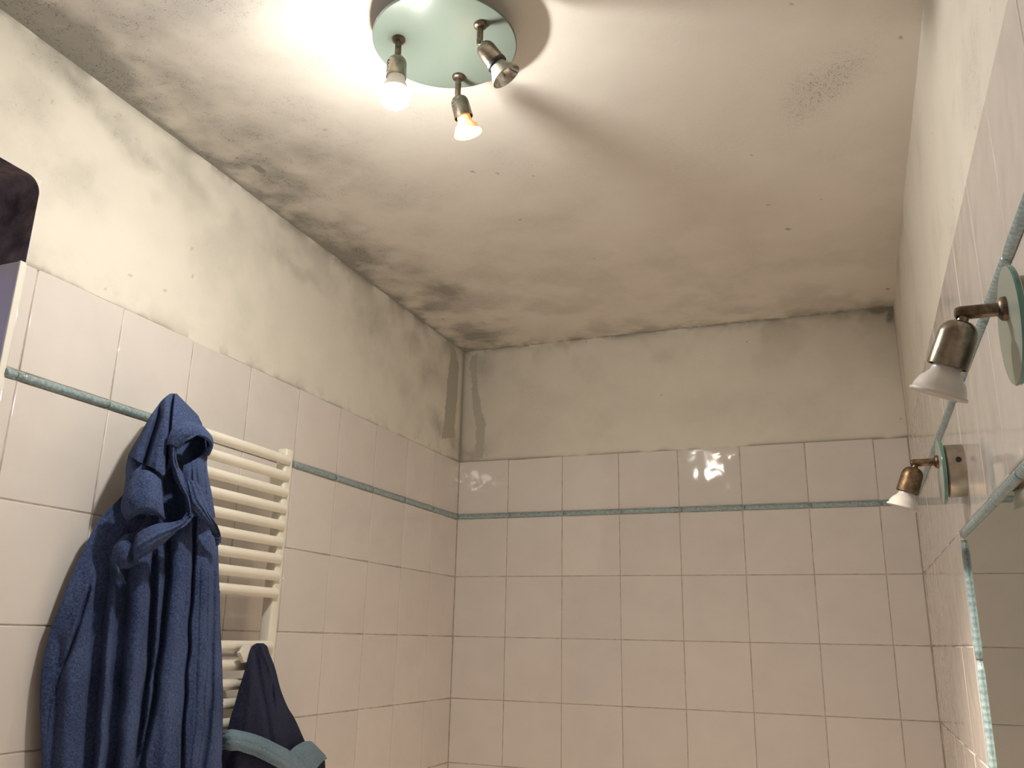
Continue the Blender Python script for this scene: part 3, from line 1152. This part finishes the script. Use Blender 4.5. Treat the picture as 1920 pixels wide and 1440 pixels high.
outline = [(880, 250, 384), (925, 232, 392), (969, 190, 401), (1012, 165, 408), (1066, 140, 410), (1137, 112, 412), (1175, 97, 413), (1244, 80, 416),
           (1300, 75, 417), (1370, 76, 417), (1440, 78, 415), (1560, 74, 416), (1760, 66, 420), (1980, 62, 424)]
thk = [.004, .010, .026, .048, .060, .064, .066, .070, .072, .074, .076, .080, .084, .086]
rows_ = []
for (v, a, b_), t in zip(outline, thk):
    r = [(a + 10, v, -0.004)]
    for s in np.linspace(0, 1, 13):
        ph = math.pi * s
        uu = a + (b_ - a) * (0.5 - 0.5 * math.cos(ph)) * 0.55 + (b_ - a) * s * 0.45
        r.append((uu, v, t * 1.45 * (s ** 0.95) * ((1 - s) ** 0.42)))
    r.append((b_ - 6, v, -0.004))
    rows_.append(r)
folds = [
    ([(190, 1010), (193, 1080), (178, 1269), (168, 1409), (158, 1500), (150, 1800)], 10, -.060),
    ([(238, 1000), (228, 1097), (224, 1206), (215, 1331), (208, 1440), (195, 1800)], 9, -.068),
    ([(287, 1040), (287, 1112), (281, 1237), (268, 1331), (256, 1440), (240, 1800)], 5.5, -.042),
    ([(314, 1010), (312, 1081), (302, 1206), (287, 1316), (266, 1412), (250, 1800)], 5.5, -.042),
    ([(364, 960), (362, 1050), (352, 1237), (343, 1362), (341, 1440), (335, 1800)], 3.2, -.026),
    ([(168, 1106), (124, 1237), (93, 1316), (84, 1360)], 4, -0.0162),
    ([(402, 1060), (400, 1112), (397, 1269), (391, 1362), (378, 1440), (360, 1800)], 5, -0.0162),
    # rounded ridges
    ([(262, 1060), (255, 1206), (243, 1331), (232, 1440), (218, 1800)], 12, .012),
    ([(338, 1000), (335, 1081), (326, 1206), (315, 1331), (305, 1440), (295, 1800)], 16, .012),
    ([(384, 1060), (380, 1180), (374, 1300), (362, 1440), (350, 1800)], 12, .007),
    ([(212, 1100), (200, 1237), (190, 1380), (182, 1440), (170, 1800)], 9, .012),
    ([(150, 1150), (130, 1300), (120, 1440), (105, 1800)], 18, .010),
    ([(300, 1060), (293, 1200), (278, 1320), (262, 1420)], 3, .008),
    ([(376, 1060), (372, 1237), (366, 1362), (356, 1440)], 1.6, -0.0034),
    ([(391, 1080), (387, 1237), (380, 1362), (368, 1440)], 1.6, -0.0034),
    ([(110, 1200), (100, 1440), (85, 1800)], 10, -0.0108),
]
body = cloth('body', rows_, XR, M_robe, robe, 240, 360, folds, 0.005, 0.0002, 3, 0.006, None, 0.006)

# back of the robe, hanging flat against the radiator
rows_ = []
for (v, a, b_), t in zip(outline, thk):
    rows_.append([(a + 10, v, -0.004), (a + 30, v, -0.005), ((a + b_) / 2, v, -0.005), (b_ - 22, v, -0.005), (b_ - 6, v, -0.004)])
cloth('back_panel', rows_, XR, M_robe, robe, 40, 80, (), 0.0, 0.0002, 5)

# hood: the left panel with its fold, and the right panel over the opening
prof_v = [738, 742, 750, 760, 778, 795, 815, 832, 853, 872, 895]
prof_L = [319, 313, 304, 296, 283, 273, 262, 252, 240, 238, 236]
prof_S = [325, 325, 325, 324, 323, 321, 319, 317, 314, 311, 308]
prof_R = [331, 335, 343, 353, 371, 379, 380, 380, 380, 380, 380]
cols = [('wrapL', 853), (0, 853), (.16, 860), (.38, 869), (.62, 876), (.84, 884), (1, 890), (1.10, 850), (1.3, 818), (1.55, 807), (1.8, 806), (2, 812), ('wrapR', 812)]
hood_rows = []
for rr in np.linspace(0, 1, 12) ** 1.3:
    r = []
    for cpos, vend in cols:
        v = 738 + (vend - 738) * rr
        uL, uS, uR = (float(np.interp(v, prof_v, q)) for q in (prof_L, prof_S, prof_R))
        t = 0.018 + 0.074 * min(1, (v - 738) / 120) ** 0.7
        if cpos == 'wrapL':
            r.append((uL + 8, v, -.012))
        elif cpos == 'wrapR':
            r.append((uR - 8, v, -.003))
        elif cpos <= 1:
            r.append((uL + (uS - uL) * cpos, v, 0.0 if cpos == 0 else t * math.sin(math.pi * 0.5 * (0.25 + 0.75 * cpos))))
        else:
            r.append((uS + (uR - uS) * (cpos - 1), v, 0.0 if cpos == 2 else t * math.cos(math.pi * 0.5 * (cpos - 1) * 0.9)))
    hood_rows.append(r)
hf = [([(303, 755), (298, 785), (286, 820), (278, 845), (268, 880)], 5.0, -.042),
      ([(325, 735), (322, 765), (318, 795), (315, 825), (313, 870)], 2.4, -.026),
      ([(284, 770), (268, 820), (255, 855)], 8, .008),
      ([(311, 790), (301, 830), (293, 880)], 7, .010)]
hood = cloth('hood', hood_rows, XR, M_robe, robe, 190, 140, hf, 0.005, 0.0, 8, 0.004)
# lower left panel below the yoke seam
low = [[(241, 852, -.002), (250, 857, .018), (268, 867, .042), (288, 876, .048), (300, 882, .046), (308, 886, .036)],
       [(236, 874, .012), (249, 878, .042), (266, 885, .058), (287, 892, .064), (300, 897, .056), (307, 900, .028)],
       [(235, 898, .020), (248, 902, .050), (264, 906, .064), (285, 911, .068), (298, 914, .056), (306, 916, .022)],
       [(232, 927, .018), (246, 929, .048), (262, 931, .060), (282, 934, .064), (297, 936, .052), (306, 938, .018)],
       [(232, 965, .014), (244, 965, .038), (262, 965, .050), (280, 966, .054), (294, 966, .044), (304, 967, .014)]]
cloth('hood_side', low, XR, M_robe, robe, 70, 90, (), 0.005, 0.0002, 9, 0.006)
# the flap of the hood folded outwards below the seam
flap = [[(238, 908, .066), (248, 896, .078), (262, 883, .088), (276, 882, .095), (290, 889, .095), (302, 900, .084)],
        [(232, 922, .066), (245, 912, .084), (262, 903, .097), (278, 902, .104), (292, 908, .102), (304, 920, .086)],
        [(227, 944, .062), (242, 934, .090), (262, 927, .104), (280, 927, .110), (295, 932, .106), (306, 944, .086)],
        [(228, 960, .060), (244, 950, .090), (262, 944, .105), (282, 944, .110), (297, 950, .105), (308, 960, .084)],
        [(235, 974, .058), (248, 963, .086), (262, 958, .098), (282, 957, .104), (296, 963, .098), (309, 974, .080)],
        [(240, 978, .040), (250, 970, .060), (264, 964, .070), (282, 963, .074), (296, 969, .070), (306, 978, .060)]]
cloth('hood_flap', flap, XR, M_robe, robe, 90, 80, (), 0.006, 0.0002, 10, 0.004)

# facing around the hood's opening (a wide ribbed band)
face_top = [[(318, 836, .094), (325, 834, .105), (333, 838, .096)],
            [(323, 814, .094), (332, 822, .112), (338, 834, .104)],
            [(332, 803, .092), (341, 812, .116), (346, 826, .112)],
            [(344, 798, .088), (351, 808, .116), (357, 821, .116)],
            [(358, 796, .080), (363, 806, .112), (367, 817, .116)],
            [(372, 800, .068), (376, 809, .100), (379, 820, .108)],
            [(384, 811, .056), (387, 817, .084), (388, 826, .094)],
            [(393, 823, .044), (393, 828, .068), (392, 833, .078)],
            [(394, 836, .038), (392, 840, .058), (389, 843, .066)],
            [(388, 851, .034), (386, 852, .050), (383, 852, .056)]]
cloth('hood_facing', face_top, XR, M_robe, robe, 50, 150, (), 0.006, 0.0002, 11, 0.004, (3, .0014))
face_left = [[(320, 826, .096), (326, 828, .108), (334, 830, .098)],
             [(318, 848, .090), (324, 850, .106), (331, 852, .094)],
             [(320, 868, .088), (326, 870, .104), (333, 872, .090)],
             [(323, 884, .088), (332, 886, .102), (342, 886, .088)],
             [(329, 902, .090), (338, 903, .104), (347, 902, .090)],
             [(338, 918, .092), (345, 918, .104), (352, 916, .090)],
             [(347, 934, .092), (352, 933, .102), (357, 931, .088)],
             [(352, 952, .090), (356, 951, .099), (361, 949, .086)],
             [(352, 966, .086), (357, 966, .094), (362, 964, .082)]]
cloth('hood_facing', face_left, XR, M_robe, robe, 30, 150, (), 0.006, 0.0002, 12, 0.003)
# the far inner side of the opening and the fabric folded below it
inner = [[(334, 806, .030), (360, 800, .004), (390, 816, -.002)],
         [(331, 836, .010), (362, 832, -.004), (392, 832, -.004)],
         [(331, 860, .020), (360, 860, -.002), (388, 850, .002)],
         [(340, 884, .050), (362, 878, .030), (386, 866, .020)]]
cloth('hood_lining', inner, XR, M_robe, robe, 40, 60, (), 0.0, 0.0, 13)
side = [[(372, 799, .066), (374, 799, .030), (371, 800, -.002)],
        [(385, 812, .056), (386, 812, .028), (380, 812, -.002)],
        [(393, 824, .046), (392, 824, .022), (386, 825, -.002)],
        [(394, 836, .040), (393, 836, .020), (387, 837, -.002)],
        [(390, 851, .036), (389, 851, .018), (385, 852, -.002)],
        [(388, 866, .034), (388, 866, .016), (386, 867, -.002)]]
cloth('hood_lining', side, XR, M_robe, robe, 24, 60, (), 0.0, 0.0, 14)
below = [[(344, 872, .076), (356, 868, .080), (372, 858, .066), (387, 850, .044)],
         [(343, 884, .080), (356, 882, .086), (373, 876, .072), (388, 870, .044)],
         [(344, 904, .080), (357, 904, .086), (375, 900, .072), (391, 896, .044)],
         [(346, 930, .078), (359, 930, .082), (378, 926, .070), (397, 925, .044)],
         [(350, 968, .070), (364, 968, .072), (384, 968, .062), (404, 970, .040)]]
cloth('neck_fold', below, XR, M_robe, robe, 70, 90, [([(357, 872), (358, 930)], 2.5, -.008), ([(366, 872), (372, 930)], 2.5, -.006), ([(381, 865), (385, 930)], 2, -.006)], 0.005, 0.0002, 14, 0.004)
# dark hollow behind the flap
hollow = [[(300, 830, .040), (312, 830, .020), (326, 832, .030)],
          [(298, 870, .020), (312, 870, .000), (330, 872, .030)],
          [(292, 920, .015), (316, 920, -.003), (342, 920, .035)],
          [(270, 975, .025), (315, 972, .000), (354, 965, .050)],
          [(252, 1004, .050), (306, 990, .036), (352, 978, .066)]]
cloth('hood_lining', hollow, XR, M_robe, robe, 40, 60, (), 0.0, 0.0, 15)
# left lapel sweeping down to the left
lapel = [[(359, 960, .088), (356, 966, .098), (352, 976, .090)],
         [(345, 972, .090), (342, 982, .108), (338, 990, .092)],
         [(322, 979, .090), (318, 993, .114), (314, 1013, .094)],
         [(298, 981, .090), (294, 1003, .118), (290, 1031, .096)],
         [(276, 989, .088), (272, 1015, .116), (268, 1045, .094)],
         [(258, 1000, .076), (255, 1027, .100), (253, 1056, .084)],
         [(250, 1010, .050), (249, 1034, .070), (250, 1060, .060)]]
lp = cloth('lapel', lapel, XR, M_robe, robe, 60, 160, (), 0.007, 0.0002, 16, 0.003, (4, .0016))
lapel2 = [[(346, 903, .094), (358, 900, .096), (374, 908, .084)],
          [(349, 922, .096), (364, 916, .100), (383, 921, .084)],
          [(354, 944, .096), (370, 935, .100), (392, 938, .078)],
          [(364, 957, .092), (380, 951, .096), (398, 960, .074)],
          [(380, 974, .086), (392, 971, .088), (404, 984, .068)],
          [(394, 988, .076), (402, 989, .078), (409, 1004, .060)],
          [(404, 1003, .066), (408, 1006, .066), (411, 1022, .052)]]
cloth('lapel', lapel2, XR, M_robe, robe, 60, 120, [([(364, 946), (371, 945.5), (388, 944.5)], 14, -.002)], 0.006, 0.0002, 17, 0.003, (4, .0014))
# turned-out cuff end half hidden in the folds on the left
cuff = [[(248, 1000, .034), (238, 1006, .044), (228, 1014, .036)],
        [(248, 1018, .048), (231, 1021, .060), (217, 1028, .044)],
        [(248, 1040, .052), (231, 1041, .064), (213, 1044, .042)],
        [(246, 1056, .048), (232, 1056, .058), (214, 1060, .040)],
        [(240, 1062, .030), (230, 1061, .040), (217, 1066, .032)]]
cloth('cuff', cuff, XR, M_robe, robe, 40, 60, (), 0.005, 0.0002, 18)
tip = [[(214, 1058, .054), (219, 1060, .060), (224, 1062, .052)],
       [(218, 1074, .052), (223, 1075, .058), (229, 1076, .050)],
       [(226, 1086, .048), (229, 1087, .052), (234, 1087, .046)],
       [(234, 1096, .040), (235, 1096, .044), (237, 1096, .040)]]
cloth('belt_loop', tip, XR, M_robe, robe, 20, 40, (), 0.004, 0.0002, 19)

# hook that carries the robe: clipped on the top rung, inside the hood's peak
hk = thing('robe_hook', 'white clip-on hook at the radiator top corner, hidden inside the robe hood', 'hook', (0.070, RY0 - 0.0155, 1.955))
bm = bmesh.new()
add_box(bm, (-0.010, -0.004, -0.020), (0.010, 0.001, 0.020), 0.0015, 2)
add_box(bm, (-0.004, -0.048, 0.006), (0.004, -0.002, 0.012), 0.0015, 2)
add_box(bm, (-0.004, -0.052, 0.006), (0.004, -0.046, 0.024), 0.0015, 2)
bm_obj('hook_body', bm, M_white_plastic, hk)

# ------------------------------------------------------------------ towel and its hook
XT = 0.112
tp = hit(478, 1212, 0, XT)
towel = thing('towel', 'dark navy terry towel with pale blue borders hanging from a radiator hook', 'towel', tuple(tp))
rows_ = []
for v, a, b_, t in [(1206, 481, 494, .004), (1212, 472, 501, .010), (1224, 467, 505, .016), (1253, 460, 516, .022), (1292, 448, 526, .028), (1325, 439, 539, .034), (1347, 432, 552, .038),
                    (1376, 426, 565, .042), (1400, 424, 574, .044), (1440, 424, 578, .044), (1520, 424, 584, .040), (1640, 424, 590, .036)]:
    r = [(a + 4, v, -.012)]
    for s in np.linspace(0, 1, 9):
        r.append((a + (b_ - a) * s, v, t * math.sin(math.pi * s) ** 0.7))
    r.append((b_ - 4, v, -.012))
    rows_.append(r)
folds = [([(478, 1222), (486, 1270), (497, 1330), (506, 1390)], 6, -.010), ([(492, 1212), (506, 1262), (514, 1290), (520, 1310)], 4, .008),
         ([(510, 1268), (513, 1292)], 3, -.010), ([(470, 1240), (468, 1300), (462, 1380)], 7, .006)]
cloth('towel_cloth', rows_, XT, M_navy, towel, 110, 160, folds, 0.006, 0.0002, 30, 0.008)
band = [[(411, 1379, -.004), (411, 1390, .000), (411, 1402, -.002)],
        [(420, 1375, .022), (421, 1388, .034), (422, 1402, .028)],
        [(434, 1373, .062), (434, 1388, .078), (434, 1402, .070)],
        [(460, 1377, .066), (456, 1392, .082), (452, 1406, .072)],
        [(489, 1386, .068), (483, 1402, .084), (477, 1414, .074)],
        [(517, 1399, .066), (510, 1416, .082), (503, 1427, .072)],
        [(541, 1412, .062), (535, 1430, .078), (528, 1443, .070)],
        [(560, 1432, .058), (553, 1446, .072), (546, 1460, .064)],
        [(572, 1456, .052), (565, 1468, .064), (557, 1482, .058)]]
pb_ = cloth('border', band, XT, M_pale, towel, 50, 160, (), 0.007, 0.0002, 31, 0.004, (3, .0018))
pb_['label'] = 'pale blue border along the towel front'
dark = [[(411, 1396, -.010), (424, 1398, .020), (450, 1402, .055), (480, 1411, .056), (510, 1428, .052), (545, 1456, .044)],
        [(411, 1424, -.010), (424, 1430, .022), (446, 1436, .060), (474, 1446, .060), (502, 1460, .056), (535, 1480, .046)],
        [(412, 1500, -.010), (424, 1524, .022), (444, 1528, .056), (470, 1534, .056), (498, 1540, .050), (530, 1548, .040)],
        [(412, 1560, -.010), (424, 1622, .022), (444, 1624, .052), (470, 1628, .052), (498, 1632, .046), (530, 1636, .036)]]
cloth('towel_lower_fold', dark, XT, M_navy, towel, 80, 80, (), 0.005, 0.0002, 32, 0.006)
band2 = [[(540, 1412, .050), (547, 1424, .058), (556, 1440, .052), (562, 1452, .046)],
         [(546, 1405, .048), (556, 1418, .060), (568, 1434, .056), (576, 1448, .048)],
         [(556, 1398, .042), (567, 1411, .056), (580, 1428, .054), (589, 1440, .046)],
         [(568, 1393, .034), (579, 1406, .048), (592, 1420, .046), (598, 1430, .040)],
         [(580, 1394, .024), (589, 1403, .036), (600, 1416, .036), (605, 1424, .030)],
         [(587, 1400, .012), (596, 1409, .022), (606, 1419, .022), (609, 1424, .018)]]
pb2 = cloth('border', band2, XT, M_pale, towel, 60, 70, (), 0.006, 0.0002, 33, 0.003, (3, .0012))
pb2['label'] = 'pale blue border turned up at the right corner of the towel'
dark2 = [[(552, 1436, .040), (575, 1436, .044), (598, 1424, .030), (609, 1420, .012)],
         [(556, 1462, .036), (578, 1456, .040), (600, 1448, .028), (610, 1446, .010)],
         [(560, 1560, .030), (580, 1560, .034), (600, 1556, .024), (612, 1552, .008)]]
cloth('towel_corner_fold', dark2, XT, M_navy, towel, 40, 50, (), 0.004, 0.0002, 34)

hp = hit(464, 1224, 0, 0.105)
hook = thing('towel_hook', 'small white plastic hook clipped on the radiator rung, holding the navy towel', 'hook', tuple(hp))


def on_hook(u, v, x):
    return Vector(hit(u, v, 0, x)) - hook.location


front = [on_hook(u, v, 0.112) for u, v in [(461, 1211), (466, 1208), (471, 1211), (470, 1226), (467, 1242), (458, 1243), (455, 1234), (450, 1224), (457, 1219)]]
bm = bmesh.new()
fv = [bm.verts.new(p) for p in front]
bv = [bm.verts.new(p + Vector((-0.010, 0, 0))) for p in front]
bm.faces.new(fv)
bm.faces.new(list(reversed(bv)))
for i in range(len(fv)):
    j = (i + 1) % len(fv)
    bm.faces.new((fv[i], bv[i], bv[j], fv[j]))
bmesh.ops.bevel(bm, geom=list(bm.edges), offset=0.0012, segments=2, affect='EDGES')
sharp(bm_obj('hook_plate', bm, M_white_plastic, hook), 40)
bm = bmesh.new()
c0 = on_hook(478, 1222, 0.096)
add_lathe(bm, c0, (1, 0, 0.1), [(0, 0.003), (0.008, 0.003), (0.010, 0.004), (0.011, 0.003)], 16)
sharp(bm_obj('peg', bm, M_white_plastic, hook), 40)
